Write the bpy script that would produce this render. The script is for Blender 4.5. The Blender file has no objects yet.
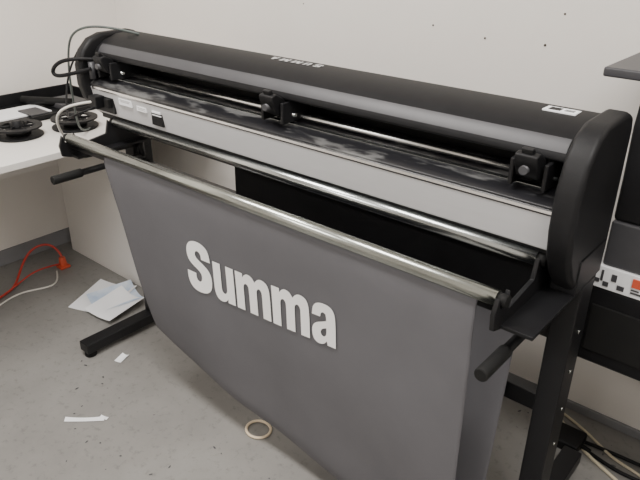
import bpy, bmesh, math, random
from mathutils import Vector, Matrix, noise
from mathutils.bvhtree import BVHTree
random.seed(3)
S = bpy.context.scene
COL = S.collection

# ------------------------------------------------------------ materials
def mat(name, col, rough=0.5, metal=0.0, var=0.0, scale=8.0, bump=0.0, bscale=60.0, spec=0.5, col2=None, stretch=None, lo=.35, hi=.65, speck=None):
    m = bpy.data.materials.new(name); m.use_nodes = True
    nt = m.node_tree; b = nt.nodes["Principled BSDF"]
    b.inputs["Base Color"].default_value = (*col, 1)
    b.inputs["Roughness"].default_value = rough
    b.inputs["Metallic"].default_value = metal
    b.inputs["Specular IOR Level"].default_value = spec
    tc = nt.nodes.new("ShaderNodeTexCoord")
    src = tc.outputs["Object"]
    if stretch:
        mp = nt.nodes.new("ShaderNodeMapping"); mp.inputs["Scale"].default_value = stretch
        nt.links.new(src, mp.inputs["Vector"]); src = mp.outputs["Vector"]
    if var > 0 or col2:
        n = nt.nodes.new("ShaderNodeTexNoise"); n.inputs["Scale"].default_value = scale
        n.inputs["Detail"].default_value = 6; n.inputs["Roughness"].default_value = 0.6
        nt.links.new(src, n.inputs["Vector"])
        r = nt.nodes.new("ShaderNodeValToRGB")
        c2 = col2 if col2 else tuple(min(1, c*(1+var)) for c in col)
        c1 = col if col2 else tuple(c*(1-var) for c in col)
        r.color_ramp.elements[0].position = lo; r.color_ramp.elements[0].color = (*c1, 1)
        r.color_ramp.elements[1].position = hi; r.color_ramp.elements[1].color = (*c2, 1)
        nt.links.new(n.outputs["Fac"], r.inputs["Fac"])
        out = r.outputs["Color"]
        if speck:
            n3 = nt.nodes.new("ShaderNodeTexNoise"); n3.inputs["Scale"].default_value = speck[0]; n3.inputs["Detail"].default_value = 8
            n3.inputs["Roughness"].default_value = .7
            nt.links.new(src, n3.inputs["Vector"])
            r3 = nt.nodes.new("ShaderNodeValToRGB")
            r3.color_ramp.elements[0].position = speck[1]; r3.color_ramp.elements[0].color = (*[speck[3]]*3, 1)
            r3.color_ramp.elements[1].position = speck[2]; r3.color_ramp.elements[1].color = (1,1,1,1)
            nt.links.new(n3.outputs["Fac"], r3.inputs["Fac"])
            mx = nt.nodes.new("ShaderNodeMix"); mx.data_type = 'RGBA'; mx.blend_type = 'MULTIPLY'; mx.inputs[0].default_value = 1
            nt.links.new(out, mx.inputs[6]); nt.links.new(r3.outputs["Color"], mx.inputs[7]); out = mx.outputs[2]
        nt.links.new(out, b.inputs["Base Color"])
    if bump > 0:
        n2 = nt.nodes.new("ShaderNodeTexNoise"); n2.inputs["Scale"].default_value = bscale
        n2.inputs["Detail"].default_value = 4
        nt.links.new(src, n2.inputs["Vector"])
        bp = nt.nodes.new("ShaderNodeBump"); bp.inputs["Strength"].default_value = bump
        bp.inputs["Distance"].default_value = 0.01
        nt.links.new(n2.outputs["Fac"], bp.inputs["Height"])
        nt.links.new(bp.outputs["Normal"], b.inputs["Normal"])
    return m

M = {}
M['wall'] = mat('wall_paint', (0.79,0.755,0.71), 0.8, var=0.02, scale=2, bump=0.05, bscale=150)
M['floor'] = mat('floor_concrete', (0.18,0.173,0.163), 0.5, col2=(0.25,0.242,0.228), scale=2.2, bump=0.06, bscale=60, lo=.3, hi=.7, speck=(38,.30,.46,.68))
M['ceil'] = mat('ceiling_paint', (0.8,0.79,0.77), 0.9, var=0.01)
M['base'] = mat('baseboard_grey', (0.22,0.22,0.23), 0.6, var=0.05)
M['blk'] = mat('black_plastic', (0.008,0.008,0.009), 0.5, var=0.15, scale=30, bump=0.03, bscale=400, spec=.20)
M['blk2'] = mat('black_plastic_matte', (0.009,0.009,0.010), 0.5, var=0.15, scale=12, bump=0.05, bscale=300, spec=.27)
M['steelblk'] = mat('black_powdercoat', (0.007,0.007,0.008), 0.45, var=.1, bump=0.05, bscale=500, spec=.35)
M['bed'] = mat('platen_black', (0.012,0.012,0.014), 0.28, col2=(0.10,0.10,0.10), scale=3.2, stretch=(2.2,9,9), bump=0.05, bscale=30, lo=.52, hi=.62)  # grey streaks paint reflections into the black platen's colour
M['zinc'] = mat('galvanised_steel', (0.55,0.58,0.58), 0.24, metal=1.0, var=0.12, scale=9, stretch=(1,6,6))
M['zinc2'] = mat('worn_steel_tube', (0.44,0.46,0.43), 0.25, metal=1.0, var=0.15, scale=7, stretch=(1,6,6))
M['chrome'] = mat('steel_shaft', (0.8,0.8,0.8), 0.25, metal=1.0, var=0.05)
M['panel'] = mat('silver_panel', (0.56,0.56,0.57), 0.42, metal=0, var=0.02, scale=4, stretch=(.5,8,8), spec=.4)
M['white'] = mat('white_laminate', (0.76,0.735,0.70), 0.45, var=0.015, scale=3)
M['paper'] = mat('paper_white', (0.85,0.86,0.88), 0.7, var=0.02)
M['paperb'] = mat('paper_blue', (0.45,0.58,0.78), 0.7, col2=(.8,.85,.92), scale=9)
M['red'] = mat('red_cable', (0.45,0.035,0.022), 0.4, var=0.05)
M['orange'] = mat('orange_plug', (0.62,0.09,0.04), 0.4, var=0.05)
M['cablew'] = mat('white_cable', (0.65,0.63,0.58), 0.45, var=0.05)
M['cabley'] = mat('yellowed_cable', (0.60,0.54,0.40), 0.45, var=0.05)
M['cableg'] = mat('grey_green_cable', (0.07,0.085,0.08), 0.45, var=0.05)
M['beige'] = mat('elastic_beige', (0.72,0.59,0.42), 0.5, var=0.05)
M['cloth'] = mat('grey_fabric', (0.122,0.120,0.130), 0.8, var=0.06, scale=3, bump=0.12, bscale=700, spec=0.3)
M['ink'] = mat('white_print', (0.92,0.92,0.92), 0.7, var=0.01)
M['greyink'] = mat('grey_emboss', (0.42,0.42,0.42), 0.4, var=0.02)
M['dgrey'] = mat('dark_grey_panel', (0.05,0.05,0.055), 0.45, var=0.08, scale=10)
M['dgrey2'] = mat('charcoal_top', (0.04,0.04,0.045), 0.4, var=0.1, scale=10)
M['rubber'] = mat('black_rubber', (0.008,0.008,0.008), 0.7, var=0.1, spec=.25)
M['hole'] = mat('nail_hole', (0.06,0.05,0.04), 0.9, var=0.1)

# ------------------------------------------------------------ helpers
def link(o, parent=None, mt=None):
    COL.objects.link(o)
    if mt is not None: o.data.materials.append(M[mt])
    if parent is not None: o.parent = parent
    return o
def empty(name, loc=(0,0,0)):
    e = bpy.data.objects.new(name, None); e.empty_display_size = .1
    COL.objects.link(e); return e
def from_bm(name, bm, mt, parent=None, smooth=False, bevel=0, seg=2):
    bmesh.ops.recalc_face_normals(bm, faces=bm.faces)
    me = bpy.data.meshes.new(name); bm.to_mesh(me); bm.free()
    o = bpy.data.objects.new(name, me); link(o, parent, mt)
    if smooth:
        for p in me.polygons: p.use_smooth = True
    if bevel > 0:
        md = o.modifiers.new('bev', 'BEVEL'); md.width = bevel; md.segments = seg
        md.limit_method = 'ANGLE'; md.angle_limit = math.radians(35)
        for p in me.polygons: p.use_smooth = True
        w = o.modifiers.new('wn', 'WEIGHTED_NORMAL'); w.keep_sharp = False
    return o
def box(name, lo, hi, mt, parent=None, bevel=0.003):
    bm = bmesh.new()
    bmesh.ops.create_cube(bm, size=1)
    for v in bm.verts:
        v.co = Vector([lo[i] + (v.co[i]+.5)*(hi[i]-lo[i]) for i in range(3)])
    return from_bm(name, bm, mt, parent, bevel=bevel)
def prism(name, prof, x0, x1, mt, parent=None, bevel=0.003, axis='X', seg=2):
    bm = bmesh.new()
    def P(a, x):
        if axis == 'X': return Vector((x, a[0], a[1]))
        if axis == 'Y': return Vector((a[0], x, a[1]))
        return Vector((a[0], a[1], x))
    A = [bm.verts.new(P(a, x0)) for a in prof]; B = [bm.verts.new(P(a, x1)) for a in prof]
    n = len(prof)
    bm.faces.new(A); bm.faces.new(B[::-1])
    for i in range(n):
        bm.faces.new((A[i], A[(i+1) % n], B[(i+1) % n], B[i]))
    return from_bm(name, bm, mt, parent, bevel=bevel, seg=seg)
def cyl(name, p0, p1, r, mt, parent=None, n=32, r2=None, bevel=0):
    p0 = Vector(p0); p1 = Vector(p1); d = p1-p0
    bm = bmesh.new()
    bmesh.ops.create_cone(bm, cap_ends=True, segments=n, radius1=r, radius2=r if r2 is None else r2, depth=d.length)
    rot = d.to_track_quat('Z', 'Y').to_matrix().to_4x4()
    bmesh.ops.transform(bm, matrix=Matrix.Translation((p0+p1)/2) @ rot, verts=bm.verts)
    o = from_bm(name, bm, mt, parent)
    for p in o.data.polygons: p.use_smooth = len(p.vertices) == 4
    if bevel:
        md = o.modifiers.new('b', 'BEVEL'); md.width = bevel; md.segments = 2; md.limit_method = 'ANGLE'
    return o
def curve_to_mesh(name, cu, parent, mt):
    o = bpy.data.objects.new(name, cu); COL.objects.link(o)
    dg = bpy.context.evaluated_depsgraph_get()
    me = bpy.data.meshes.new_from_object(o.evaluated_get(dg))
    bpy.data.objects.remove(o)
    o = bpy.data.objects.new(name, me); me.materials.clear(); link(o, parent, mt)
    return o
def tube(name, pts, r, mt, parent=None, cyclic=False):
    cu = bpy.data.curves.new(name, 'CURVE'); cu.dimensions = '3D'
    sp = cu.splines.new('NURBS'); sp.points.add(len(pts)-1)
    for i, p in enumerate(pts): sp.points[i].co = (*p, 1)
    sp.use_endpoint_u = True; sp.order_u = 4; sp.use_cyclic_u = cyclic; sp.resolution_u = 10
    cu.bevel_depth = r; cu.bevel_resolution = 4; cu.use_fill_caps = True
    o = curve_to_mesh(name, cu, parent, mt)
    for p in o.data.polygons: p.use_smooth = True
    return o

# heavy condensed sans letters, x-height = 1
def arc(cx, cy, r, a0, a1, n=8):
    return [(cx+r*math.cos(math.radians(a0+(a1-a0)*k/n)), cy+r*math.sin(math.radians(a0+(a1-a0)*k/n))) for k in range(n+1)]
G = {}
G['u'] = (1.04, [[(0,1),(.38,1)]+arc(.52,.36,.14,180,360)+[(.66,1),(1.04,1),(1.04,0),(.68,0),(.68,.10),(.57,.01),(.40,-.03),(.20,.0),(.07,.10),(0,.30)]])
G['m'] = (1.66, [[(0,0),(0,1),(.36,1),(.36,.89),(.48,.99),(.64,1.03),(.84,.99),(.95,.88),(1.1,.99),(1.28,1.03),(1.50,.99),(1.62,.88),(1.66,.68),(1.66,0),(1.28,0)]+arc(1.15,.62,.13,0,180)+[(1.02,0),(.64,0)]+arc(.51,.62,.13,0,180)+[(.38,0)]])
G['a'] = (1.02, [[(1.0,0),(1.0,.68),(.96,.87),(.82,.99),(.52,1.03),(.22,.99),(.06,.87),(.02,.67),(.37,.67),(.40,.77),(.50,.81),(.60,.77),(.62,.68),(.62,.61),(.45,.56),(.18,.49),(.04,.39),(0,.25),(.04,.08),(.16,-.01),(.32,-.03),(.50,0),(.63,.10),(.66,0)],
                 [(.62,.43),(.50,.40),(.40,.35),(.37,.28),(.41,.21),(.50,.19),(.59,.23),(.62,.31)]])
G['S'] = (1.30, [[(x*1.24, y) for x, y in [(1.02,.90),(1.0,1.12),(.88,1.29),(.55,1.37),(.2,1.30),(.05,1.14),(.02,.96),(.08,.78),(.25,.67),(.52,.57),(.62,.49),(.63,.38),(.59,.29),(.51,.26),(.42,.29),(.38,.38),(.38,.47),(0,.47),(.0,.28),(.08,.1),(.25,-.01),(.52,-.04),(.83,.01),(1.0,.15),(1.05,.36),(1.02,.56),(.9,.70),(.68,.80),(.47,.88),(.40,.95),(.40,1.03),(.45,1.09),(.53,1.10),(.62,1.06),(.65,.98),(.65,.90)]]])
G['U'] = (1.04, [[(0,1.3),(.38,1.3)]+arc(.52,.36,.14,180,360)+[(.66,1.3),(1.04,1.3),(1.04,.3),(.97,.10),(.80,.0),(.52,-.03),(.24,.0),(.07,.10),(0,.30)]])
G['M'] = (1.5, [[(0,0),(0,1.3),(.5,1.3),(.75,.6),(1.0,1.3),(1.5,1.3),(1.5,0),(1.15,0),(1.15,.8),(.85,0),(.65,0),(.35,.8),(.35,0)]])
G['A'] = (1.2, [[(0,0),(.38,1.3),(.82,1.3),(1.2,0),(.82,0),(.76,.25),(.44,.25),(.38,0)], [(.5,.5),(.7,.5),(.6,.95)]])
def chaikin(pts):
    n = len(pts); out = []
    for i in range(n):
        p = Vector(pts[i-1]); q = Vector(pts[i]); r = Vector(pts[(i+1) % n])
        a = (q-p); b = (r-q)
        ang = math.degrees(a.angle(b)) if a.length > 1e-6 and b.length > 1e-6 else 0
        if ang > 52 or ang < 4: out.append(tuple(q))
        else: out += [tuple(q-a*.25), tuple(q+b*.25)]
    return out
def lettering(name, body, mt, parent, gap=.09):
    cu = bpy.data.curves.new(name, 'CURVE'); cu.dimensions = '2D'; cu.fill_mode = 'BOTH'
    x = 0
    for ch in body:
        w, loops = G[ch]
        for L in loops:
            L = chaikin(chaikin(L))
            sp = cu.splines.new('POLY'); sp.points.add(len(L)-1); sp.use_cyclic_u = True
            for i, p in enumerate(L): sp.points[i].co = (x+p[0], p[1], 0, 1)
        x += w+gap
    return curve_to_mesh(name, cu, parent, mt), x-gap

# ------------------------------------------------------------ room
WX0, WX1, WY0, WY1, H = -1.03, 4.2, -3.6, 0.88, 2.6
box('floor', (WX0-.1, WY0-.1, -0.1), (WX1+.1, WY1+.1, 0), 'floor', bevel=0)
box('ceiling', (WX0-.1, WY0-.1, H), (WX1+.1, WY1+.1, H+.1), 'ceil', bevel=0)
box('wall_left', (WX0-.1, WY0-.1, 0), (WX0, WY1+.1, H), 'wall', bevel=0)
wb = box('wall_back', (WX0, WY1, 0), (WX1+.1, WY1+.1, H), 'wall', bevel=0)
box('wall_right', (WX1, WY0-.1, 0), (WX1+.1, WY1, H), 'wall', bevel=0)
box('wall_front', (WX0, WY0-.1, 0), (WX1, WY0, H), 'wall', bevel=0)
box('baseboard_left', (WX0, WY0, 0), (WX0+.012, WY1, .075), 'base', bevel=.002)
box('baseboard_back', (WX0+.012, WY1-.012, 0), (WX1, WY1, .03), 'base', bevel=.002)
holes = empty('wall_screw_holes')
for i, (x, z, r) in enumerate([(.947,1.177,.0032), (.76,1.197,.003), (1.139,1.178,.0038), (1.182,1.268,.003), (.2,1.22,.002)]):
    cyl('hole_%d' % (i+1), (x, WY1+.001, z), (x, WY1-.0015, z), r, 'hole', holes, n=12)

# ------------------------------------------------------------ vinyl cutter
VC = empty('vinyl_cutter')
X0, X1 = -.115, 1.50
cover = [(.365,1.10),(.37,1.125),(.36,1.143),(.33,1.150),(.27,1.146),(.225,1.132),(.195,1.113),(.183,1.096),(.180,1.082),(.188,1.078),(.24,1.088),(.30,1.085)]
prism('top_cover', cover, X0, X1, 'blk', VC, bevel=.004)
prism('cover_front_strip', [(.1835,1.098),(.1925,1.1125),(.205,1.123),(.208,1.119)], X0+.02, X1-.01, 'dgrey', VC, bevel=.001)
cap = [(.22,.79),(.165,.85),(.135,.90),(.122,.96),(.122,1.04),(.14,1.10),(.175,1.142),(.22,1.160),(.33,1.162),(.36,1.152),(.372,1.12),(.372,.84),(.35,.79)]
prism('end_cap_right', cap, X1, X1+.052, 'blk2', VC, bevel=.012, seg=4)
cap2 = [(a, .86+(b-.79)*.79) for a, b in cap]
prism('end_cap_left', cap2, X0-.04, X0, 'blk2', VC, bevel=.012, seg=4)
prism('rear_beam', [(.30,1.09),(.365,1.10),(.365,.90),(.30,.90)], X0, X1, 'blk2', VC, bevel=.002)
platen = [(.30,1.00),(.30,1.022),(.265,1.024),(.235,1.018),(.20,1.016),(.165,1.006),(.150,.997),(.152,.988),(.17,.97)]
prism('platen', platen, X0, X1, 'bed', VC, bevel=.002)
prism('front_panel', [(.156,.990),(.150,.986),(.166,.900),(.175,.895),(.30,.895),(.30,.99)], X0, X1, 'panel', VC, bevel=.002)
prism('panel_lip', [(.1495,.990),(.1485,.984),(.1500,.980),(.156,.990)], X0+.01, X1-.002, 'chrome', VC, bevel=0)
box('underbody', (X0, .18, .875), (X1, .30, .895), 'blk2', VC)
cyl('grit_shaft', (X0, .235, 1.029), (X1, .235, 1.029), .008, 'chrome', VC)
cyl('pinch_rail', (X0, .285, 1.062), (X1, .285, 1.062), .006, 'blk', VC)
prism('cutting_strip', [(.195,1.0155),(.206,1.0175),(.206,1.0187),(.195,1.0168)], X0+.05, X1-.05, 'zinc', VC, bevel=0)
for i, x in enumerate([-.035, .728, 1.430]):
    n = 'pinch_roller_%d_' % (i+1)
    box(n+'body', (x-.030, .195, 1.045), (x+.030, .29, 1.078), 'blk', VC, .005)
    box(n+'side_a', (x-.040, .160, 1.020), (x-.030, .275, 1.076), 'blk2', VC, .003)
    box(n+'side_b', (x+.030, .160, 1.020), (x+.040, .275, 1.076), 'blk2', VC, .003)
    cyl(n+'wheel', (x-.022, .235, 1.048), (x+.022, .235, 1.048), .0105, 'rubber', VC)
    prism(n+'lever', [(.19,1.078),(.155,1.098),(.138,1.094),(.140,1.075),(.158,1.045),(.19,1.030)], x-.024, x+.024, 'blk2', VC, .004)
    prism(n+'tab', [(.160,1.094),(.150,1.108),(.140,1.106),(.145,1.090)], x-.012, x+.012, 'blk2', VC, .002)
    cyl(n+'screw', (x, .134, 1.064), (x, .20, 1.064), .009, 'dgrey', VC, 16)
    cyl(n+'pin', (x-.048, .20, 1.040), (x+.048, .20, 1.040), .005, 'zinc', VC, 12)
box('cutting_head', (-.108, .165, 1.025), (-.078, .29, 1.078), 'blk', VC, .006)
cyl('knife_holder', (-.092, .152, 1.015), (-.092, .152, 1.07), .011, 'dgrey', VC, 24)
t, w = lettering('cover_lettering', 'SUMMA', 'greyink', VC, gap=.55)
for v in t.data.vertices: v.co.x *= .185/w; v.co.y *= .024/1.3; v.co.z = 0
# lies on the sloping top, readable from behind
t.matrix_local = Matrix.Translation((.775, .318, 1.1505)) @ Matrix.Rotation(math.radians(3.8), 4, 'X') @ Matrix.Rotation(math.pi, 4, 'Z')
box('cover_sticker', (1.39, .285, 1.146), (1.46, .32, 1.1500), 'paper', VC, .0005)
box('cover_sticker_print', (1.40, .291, 1.1495), (1.425, .313, 1.1506), 'blk', VC, 0)
box('cover_sticker_text', (1.432, .296, 1.1495), (1.452, .300, 1.1506), 'dgrey', VC, 0)
box('cover_sticker_text2', (1.432, .304, 1.1495), (1.452, .308, 1.1506), 'dgrey', VC, 0)
def on_panel(name, x, z, w, h, mt, dy=.001):
    y = .150 + (.986-z)/.086*.016
    return box(name, (x-w/2, y-.0012-dy, z-h/2), (x+w/2, y+.004, z+h/2), mt, VC, 0)
on_panel('label_1', .075, .962, .07, .022, 'paper'); on_panel('label_2', .16, .955, .05, .016, 'paper')
for k in range(3): on_panel('label_text_%d' % k, .075, .968-k*.006, .055-.008*k, .0016, 'greyink', .0016)
for k in range(2): on_panel('label2_text_%d' % k, .16, .958-k*.006, .038, .0016, 'greyink', .0016)
on_panel('sticker_black', .235, .943, .055, .055, 'blk')
on_panel('sticker_print', .235, .958, .04, .006, 'paper', .0018); on_panel('sticker_print2', .235, .948, .045, .003, 'paper', .0018); on_panel('sticker_print3', .235, .938, .035, .003, 'paper', .0018)
on_panel('socket_plate', -.05, .945, .11, .07, 'blk2', .002)
box('power_socket', (-.09,.12,.925), (-.045,.155,.965), 'blk', VC, .003)
box('switch', (-.03,.14,.93), (-.005,.155,.96), 'rubber', VC, .002)

# stand
for side, xl in (('left', -.105), ('right', 1.500)):
    a, b = xl, xl+.055
    box('leg_'+side, (a, .245, .055), (b, .325, .80), 'steelblk', VC, .004)
    box('foot_'+side, (a, -.055, .022), (b, .62, .062), 'steelblk', VC, .004)
    for k, y in enumerate((-.03, .59)):
        cyl('glide_%s_%d' % (side, k+1), ((a+b)/2, y, 0), ((a+b)/2, y, .024), .022, 'rubber', VC)
    box('mount_'+side, (a, .20, .80), (b, .35, .88), 'steelblk', VC, .003)
    for k in range(4):
        zz = .34+k*.11
        cyl('leg_bolt_%s_%d' % (side, k+1), (b, .285, zz), (b+.003, .285, zz), .005, 'zinc2', VC, 12)
box('crossbeam_upper', (-.05, .26, .64), (1.50, .31, .70), 'steelblk', VC)
box('crossbeam_lower', (-.05, .27, .42), (1.50, .31, .47), 'steelblk', VC)
box('motor_housing', (.49, .235, .72), (1.50, .30, .875), 'blk2', VC)
for side, x, sgn in (('left', -.045, 1), ('right', 1.478, 1)):
    arm = [(-.035,.835),(-.03,.80),(.05,.775),(.30,.765),(.30,.83),(.215,.845),(.20,.885),(.185,.862),(.165,.862),(.15,.885),(.138,.84),(.03,.825),(.022,.868),(.012,.842),(-.012,.842),(-.022,.868)]
    prism('roller_arm_'+side, arm, x, x+.010, 'steelblk', VC, .0015)
    box('arm_flange_'+side, (x, .0, .792), (x+.075 if side == 'right' else x+.05, .30, .800), 'steelblk', VC, .001)
    cyl('crank_'+side, (x+.02, .27, .735), (x+.02, -.07, .735), .011, 'steelblk', VC, 20)
    cyl('crank_grip_'+side, (x+.02, .02, .735), (x+.02, -.085, .735), .0145, 'rubber', VC, 20, bevel=.003)
    cyl('crank_post_'+side, (x+.02, .26, .735), (x+.02, .26, .80), .012, 'steelblk', VC, 20)
cyl('front_roller', (-.03, 0, .855), (1.475, 0, .855), .0165, 'zinc2', VC, 48)
cyl('rear_roller', (-.03, .175, .872), (1.475, .175, .872), .0165, 'zinc', VC, 48)
for nm, y, z in (('front', 0, .855), ('rear', .175, .872)):
    cyl(nm+'_hub_l', (-.05, y, z), (-.03, y, z), .013, 'rubber', VC); cyl(nm+'_hub_r', (1.475, y, z), (1.495, y, z), .013, 'rubber', VC)
cyl('basket_rod', (-.04, .012, .825), (1.48, .012, .825), .008, 'steelblk', VC)

# fabric
FX0, FX1 = .165, 1.435
def prof(s, x):
    u = (x-FX0)/(FX1-FX0)
    bz = .018 + .160*max(0, 1-u/.76)**.95
    pts = [(.000,.842),(-.006,.80),(.004,.62),(.012,.42),(.026,.22+bz*.3),(.042,bz+.05),(.085,bz),(.15,bz+.01),(.20,bz+.16),(.225,.45),(.235,.58),(.235,.70)]
    n = len(pts)-1; f = s*n; i = min(int(f), n-1); t = f-i
    def g(k): return Vector((*pts[max(0, min(n, k))], 0))
    p0, p1, p2, p3 = g(i-1), g(i), g(i+1), g(i+2)
    v = .5*((2*p1)+(p2-p0)*t+(2*p0-5*p1+4*p2-p3)*t*t+(3*p1-p0-3*p2+p3)*t**3)
    return v.x, v.y
def wr(x, z):
    d = max(0, min(1, (.84-z)/.5))
    return (.007*math.sin(x*7+.6+z*1.5)+.0025*math.sin(x*17+z*4))*d + .006*noise.noise(Vector((x*3, z*1.6, 0)))*d
bm = bmesh.new(); NX, NS = 170, 120
vs = []
for j in range(NS+1):
    row = []
    for i in range(NX+1):
        x = FX0+(FX1-FX0)*i/NX; y, z = prof(j/NS, x)
        sk = .20*max(0, .82-z)*(1-(x-FX0)/(FX1-FX0))**2
        if j > NS*.55: sk = .20*.62*(1-(x-FX0)/(FX1-FX0))**2
        row.append(bm.verts.new((x + sk, y+wr(x, z), z)))
    vs.append(row)
for j in range(NS):
    for i in range(NX):
        bm.faces.new((vs[j][i], vs[j][i+1], vs[j+1][i+1], vs[j+1][i]))
cl = from_bm('fabric_basket', bm, 'cloth', VC, smooth=True)
md = cl.modifiers.new('s', 'SOLIDIFY'); md.thickness = .002
bmc = bmesh.new(); bmc.from_mesh(cl.data); bvh = BVHTree.FromBMesh(bmc); bmc.free()
def fy(x, z):
    return bvh.ray_cast(Vector((x, -.5, z)), Vector((0, 1, 0)))[0].y
t, w = lettering('fabric_lettering', 'Summa', 'ink', VC, gap=.10)
bm = bmesh.new(); bm.from_mesh(t.data)
bmesh.ops.remove_doubles(bm, verts=bm.verts, dist=1e-5)
bmesh.ops.triangulate(bm, faces=bm.faces)
for _ in range(3):
    es = [e for e in bm.edges if e.calc_length() > .25]
    bmesh.ops.subdivide_edges(bm, edges=es, cuts=1); bmesh.ops.triangulate(bm, faces=bm.faces)
for v in bm.verts:
    u = v.co.x/w
    x = .533+u*.550; z = .524+v.co.y*.119+.026*u-.008*math.sin(u*math.pi)
    v.co = (x, fy(x, z)-.003, z)
bm.to_mesh(t.data); bm.free()
tube('data_cable', [(-.02,.30,1.15),(-.10,.22,1.18),(-.20,.17,1.17),(-.26,.17,1.10),(-.30,.18,.98),(-.33,.2,.85),(-.36,.22,.752),(-.42,.30,.748)], .004, 'cableg', VC)
tube('head_cable', [(-.07,.20,1.07),(-.12,.10,1.09),(-.20,.07,1.06),(-.21,.07,1.01),(-.14,.09,1.03),(-.08,.14,1.05)], .0065, 'blk', VC)
tube('mains_cable', [(-.07,.13,.945),(-.12,.06,.94),(-.18,.03,.90),(-.22,.08,.80),(-.29,.14,.752),(-.35,.2,.748)], .0045, 'cablew', VC)
tube('mains_cable_loop', [(-.06,.15,.93),(-.05,.09,.93),(-.1,.05,.90),(-.17,.08,.88),(-.24,.12,.92),(-.25,.16,1.05),(-.18,.2,1.13)], .0035, 'blk', VC)

# ------------------------------------------------------------ desk
DK = empty('desk')
box('desktop', (WX0+.003, -1.3, .715), (-.26, .86, .74), 'white', DK, .002)
box('support_panel', (-.93, .40, 0), (-.34, .425, .715), 'white', DK, .002)
box('support_panel_far', (-.93, -1.28, 0), (-.34, -1.255, .715), 'white', DK, .002)
box('rear_rail', (-.95, -1.255, .45), (-.93, .40, .70), 'white', DK, .002)

TR = empty('storage_tray')
x0, x1, y0, y1, zz = -1.0, -.68, .06, .56, .742
box('tray_bottom', (x0, y0, zz), (x1, y1, zz+.006), 'blk', TR, .001)
box('tray_rim_1', (x0, y0, zz), (x0+.012, y1, zz+.055), 'blk', TR, .002)
box('tray_rim_2', (x1-.010, y0, zz), (x1, y1, zz+.02), 'blk', TR, .002)
box('tray_rim_3', (x0, y0, zz), (x1, y0+.01, zz+.03), 'blk', TR, .002)
box('tray_rim_4', (x0, y1-.01, zz), (x1, y1, zz+.05), 'blk', TR, .002)
box('tray_paper', (-.92, .10, zz+.006), (-.76, .33, zz+.012), 'paper', TR, .001)
box('tray_block', (-.90, .37, zz+.006), (-.74, .50, zz+.03), 'dgrey', TR, .004)
cyl('tray_roll', (-.95, .30, zz+.03), (-.75, .42, zz+.03), .018, 'rubber', TR)
box('tray_card', (-.84, .22, zz+.012), (-.72, .30, zz+.018), 'dgrey', TR, .001)

def reel(x, y):
    R = empty('film_reel')
    z = .742
    cyl('base_flange', (x, y, z), (x, y, z+.006), .090, 'blk', R, 48, bevel=.002)
    cyl('core', (x, y, z+.006), (x, y, z+.034), .045, 'rubber', R, 40)
    bm = bmesh.new()
    n = 48; rs = [(.090,.034),(.090,.040),(.060,.040),(.060,.034)]
    g = [[bm.verts.new((x+r*math.cos(a*2*math.pi/n), y+r*math.sin(a*2*math.pi/n), z+h)) for r, h in rs] for a in range(n)]
    for a in range(n):
        for k in range(4):
            bm.faces.new((g[a][k], g[a][(k+1) % 4], g[(a+1) % n][(k+1) % 4], g[(a+1) % n][k]))
    from_bm('top_flange', bm, 'blk', R)
    cyl('hub', (x, y, z+.034), (x, y, z+.060), .026, 'blk2', R, 32, r2=.018, bevel=.002)
    for k in range(6):
        a = k*math.pi/3
        cyl('spoke_%d' % (k+1), (x+.02*math.cos(a), y+.02*math.sin(a), z+.037), (x+.066*math.cos(a), y+.066*math.sin(a), z+.037), .005, 'blk', R, 8)
reel(-.55, .075); reel(-.50, .285)

# ------------------------------------------------------------ floor items
PC = empty('power_cord')
tube('red_lead', [(-.70,-.9,.006),(-.69,-.3,.006),(-.72,-.03,.006),(-.78,.04,.02),(-.85,.12,.09),(-.86,.2,.13),(-.82,.26,.12),(-.79,.27,.06)], .0055, 'red', PC)
tube('red_lead_b', [(-.60,-.8,.006),(-.66,-.25,.006),(-.73,.0,.02),(-.77,.10,.05),(-.76,.18,.05),(-.78,.25,.03)], .004, 'red', PC)
cyl('plug', (-.79,.27,.012), (-.79,.27,.055), .020, 'orange', PC, 20, r2=.014, bevel=.003)
box('plug_face', (-.815,.245,.0), (-.765,.295,.014), 'orange', PC, .004)
tube('white_flex', [(-.55,-.7,.005),(-.62,-.2,.005),(-.71,-.04,.005),(-.70,.05,.005),(-.64,.15,.005),(-.70,.19,.005),(-.76,.22,.01)], .004, 'cablew', PC)
def sheet(name, x, y, w, h, a, mt, z=.001, curl=.01):
    bm = bmesh.new(); n = 10
    g = [[bm.verts.new(((i/n-.5)*w, (j/n-.5)*h, curl*((i/n-.5)*2)**2*(.4+j/n))) for i in range(n+1)] for j in range(n+1)]
    for j in range(n):
        for i in range(n): bm.faces.new((g[j][i], g[j][i+1], g[j+1][i+1], g[j+1][i]))
    bmesh.ops.transform(bm, matrix=Matrix.Translation((x, y, z)) @ Matrix.Rotation(a, 4, 'Z'), verts=bm.verts)
    return from_bm(name, bm, mt, smooth=True)
sheet('paper_sheet', -.40, .235, .19, .24, .4, 'paper', .002)
sheet('paper_sheet', -.35, .26, .18, .20, -.3, 'paperb', .008, .015)
sheet('paper_sheet', -.28, .22, .16, .20, .1, 'paper', .016, .02)
sheet('paper_scrap', .23, -.247, .13, .018, .75, 'paper', .002, .004)
sheet('paper_scrap', .035, .03, .03, .05, .3, 'paper', .002, .004)
sheet('paper_scrap', .27, -.20, .03, .012, .3, 'paper', .002, .002)
ring = []
for k in range(24):
    a = k/24*2*math.pi
    ring.append((.700+.042*math.cos(a), .095+.038*math.sin(a), .006))
tube('elastic_loop', ring, .0045, 'beige', None, True)
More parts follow.
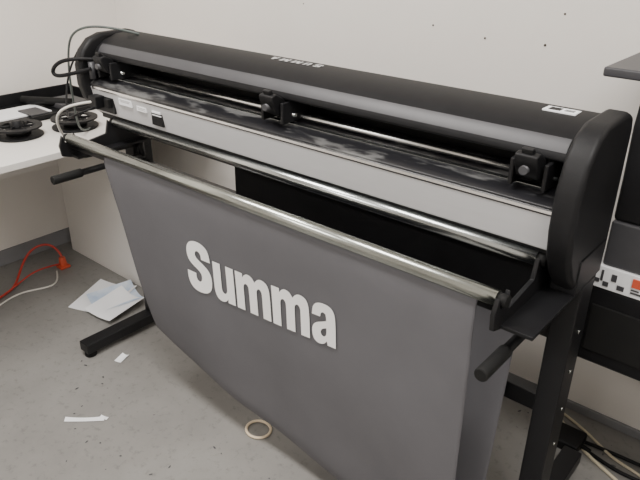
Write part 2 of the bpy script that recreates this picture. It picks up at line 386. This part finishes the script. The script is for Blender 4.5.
# fine grit scattered on the floor (one mesh)
bm = bmesh.new()
for k in range(70):
    if k < 40: x, y = random.uniform(-.1, 1.0), random.uniform(-.45, -.02)
    else: x, y = random.uniform(1.25, 1.9), random.uniform(.64, .85)
    s = random.uniform(.0012, .0035)
    r = bmesh.ops.create_icosphere(bm, subdivisions=1, radius=s)
    a = random.uniform(0, 3)
    bmesh.ops.transform(bm, matrix=Matrix.Translation((x, y, s*.4)) @ Matrix.Rotation(a, 4, 'Z') @ Matrix.Diagonal((random.uniform(1,3), 1, .4, 1)), verts=r['verts'])
from_bm('floor_debris', bm, 'dgrey')

# ------------------------------------------------------------ large format printer on the right
LP = empty('large_format_printer')
px0, px1, py0, py1 = 1.53, 2.9, .45, .84
box('top_shelf', (1.455, .42, 1.205), (px1, py1, 1.225), 'dgrey2', LP, .004)
prism('upper_housing', [(.47,1.205),(.45,1.10),(.46,.98),(.46,.88),(.84,.88),(.84,1.205)], px0, px1, 'blk2', LP, .008)
box('front_door', (px0, .455, .765), (px1, .84, .88), 'dgrey', LP, .006)
box('lower_bin', (1.495, .45, .49), (px1, .84, .71), 'blk', LP, .012)
box('bin_slot', (1.53, .445, .53), (px1-.05, .452, .66), 'rubber', LP, .002)
box('label_rail', (1.505, .448, .707), (px1, .84, .765), 'paper', LP, .002)
box('label_orange', (1.607, .445, .735), (1.632, .449, .757), 'orange', LP, 0)
for k, (a, b, c, d) in enumerate([(1.515,1.524,.716,.748),(1.524,1.534,.722,.732),(1.536,1.541,.728,.756),(1.543,1.556,.716,.728),(1.560,1.572,.734,.752),(1.576,1.592,.716,.728),(1.607,1.632,.718,.722),(1.607,1.625,.726,.729)]):
    box('label_icon_%d' % k, (a, .446, c), (b, .449, d), 'dgrey', LP, 0)
for x in (1.85, 2.75):
    box('leg_%d' % (x*10), (x, .58, .05), (x+.06, .68, .50), 'steelblk', LP, .004)
    box('foot_%d' % (x*10), (x, .40, .0), (x+.06, .86, .05), 'steelblk', LP, .004)
CB = empty('floor_cables')
tube('cable_a', [(1.42,.80,.006),(1.50,.72,.006),(1.60,.66,.006),(1.72,.62,.006),(1.84,.5,.006)], .0055, 'cabley', CB)
tube('cable_b', [(1.40,.70,.006),(1.52,.76,.006),(1.66,.74,.006),(1.84,.76,.006)], .006, 'blk', CB)
tube('cable_c', [(1.36,.80,.006),(1.46,.70,.006),(1.56,.72,.006),(1.66,.66,.006),(1.8,.70,.006)], .006, 'blk', CB)
tube('cable_d', [(1.38,.84,.006),(1.52,.80,.006),(1.62,.70,.006),(1.70,.72,.006),(1.83,.66,.006)], .0045, 'cabley', CB)
PA = empty('power_adapter')
box('brick', (1.44, .66, 0), (1.53, .75, .035), 'blk', PA, .006)
cyl('strain_relief', (1.53, .70, .018), (1.56, .70, .012), .007, 'rubber', PA, 16)

# ------------------------------------------------------------ lights
def area(name, loc, sx, sy, e, col=(1,.965,.925)):
    L = bpy.data.lights.new(name, 'AREA'); L.shape = 'RECTANGLE'; L.size = sx; L.size_y = sy; L.energy = e; L.color = col
    o = bpy.data.objects.new(name, L); o.location = loc; COL.objects.link(o)
    box(name+'_housing', (loc[0]-sx/2-.02, loc[1]-sy/2-.02, loc[2]+.005), (loc[0]+sx/2+.02, loc[1]+sy/2+.02, H), 'white', None, .003)
area('ceiling_light', (.3,-.5,2.54), 1.3, .35, 54)
area('ceiling_light_b', (2.4,-.5,2.54), 1.3, .35, 48)
area('ceiling_light_c', (1.2,-2.3,2.54), 1.3, .35, 55)
w = bpy.data.worlds.new('World'); S.world = w; w.use_nodes = True
w.node_tree.nodes['Background'].inputs[0].default_value = (.8,.85,.9,1)
w.node_tree.nodes['Background'].inputs[1].default_value = .3

# ------------------------------------------------------------ camera
cam = bpy.data.cameras.new('camera'); co = bpy.data.objects.new('camera', cam); COL.objects.link(co)
R = Vector((.7625,.6467,.0108)).normalized(); F = Vector((-.5776,.6878,-.439)).normalized()
U = R.cross(F).normalized(); R = F.cross(U).normalized()
m = Matrix((( R.x, U.x, -F.x), (R.y, U.y, -F.y), (R.z, U.z, -F.z))).to_4x4()
m.translation = Vector((1.897,-1.03,1.492))
co.matrix_world = m
cam.sensor_width = 36; cam.lens = 36*650/640; cam.clip_start = .02
S.camera = co
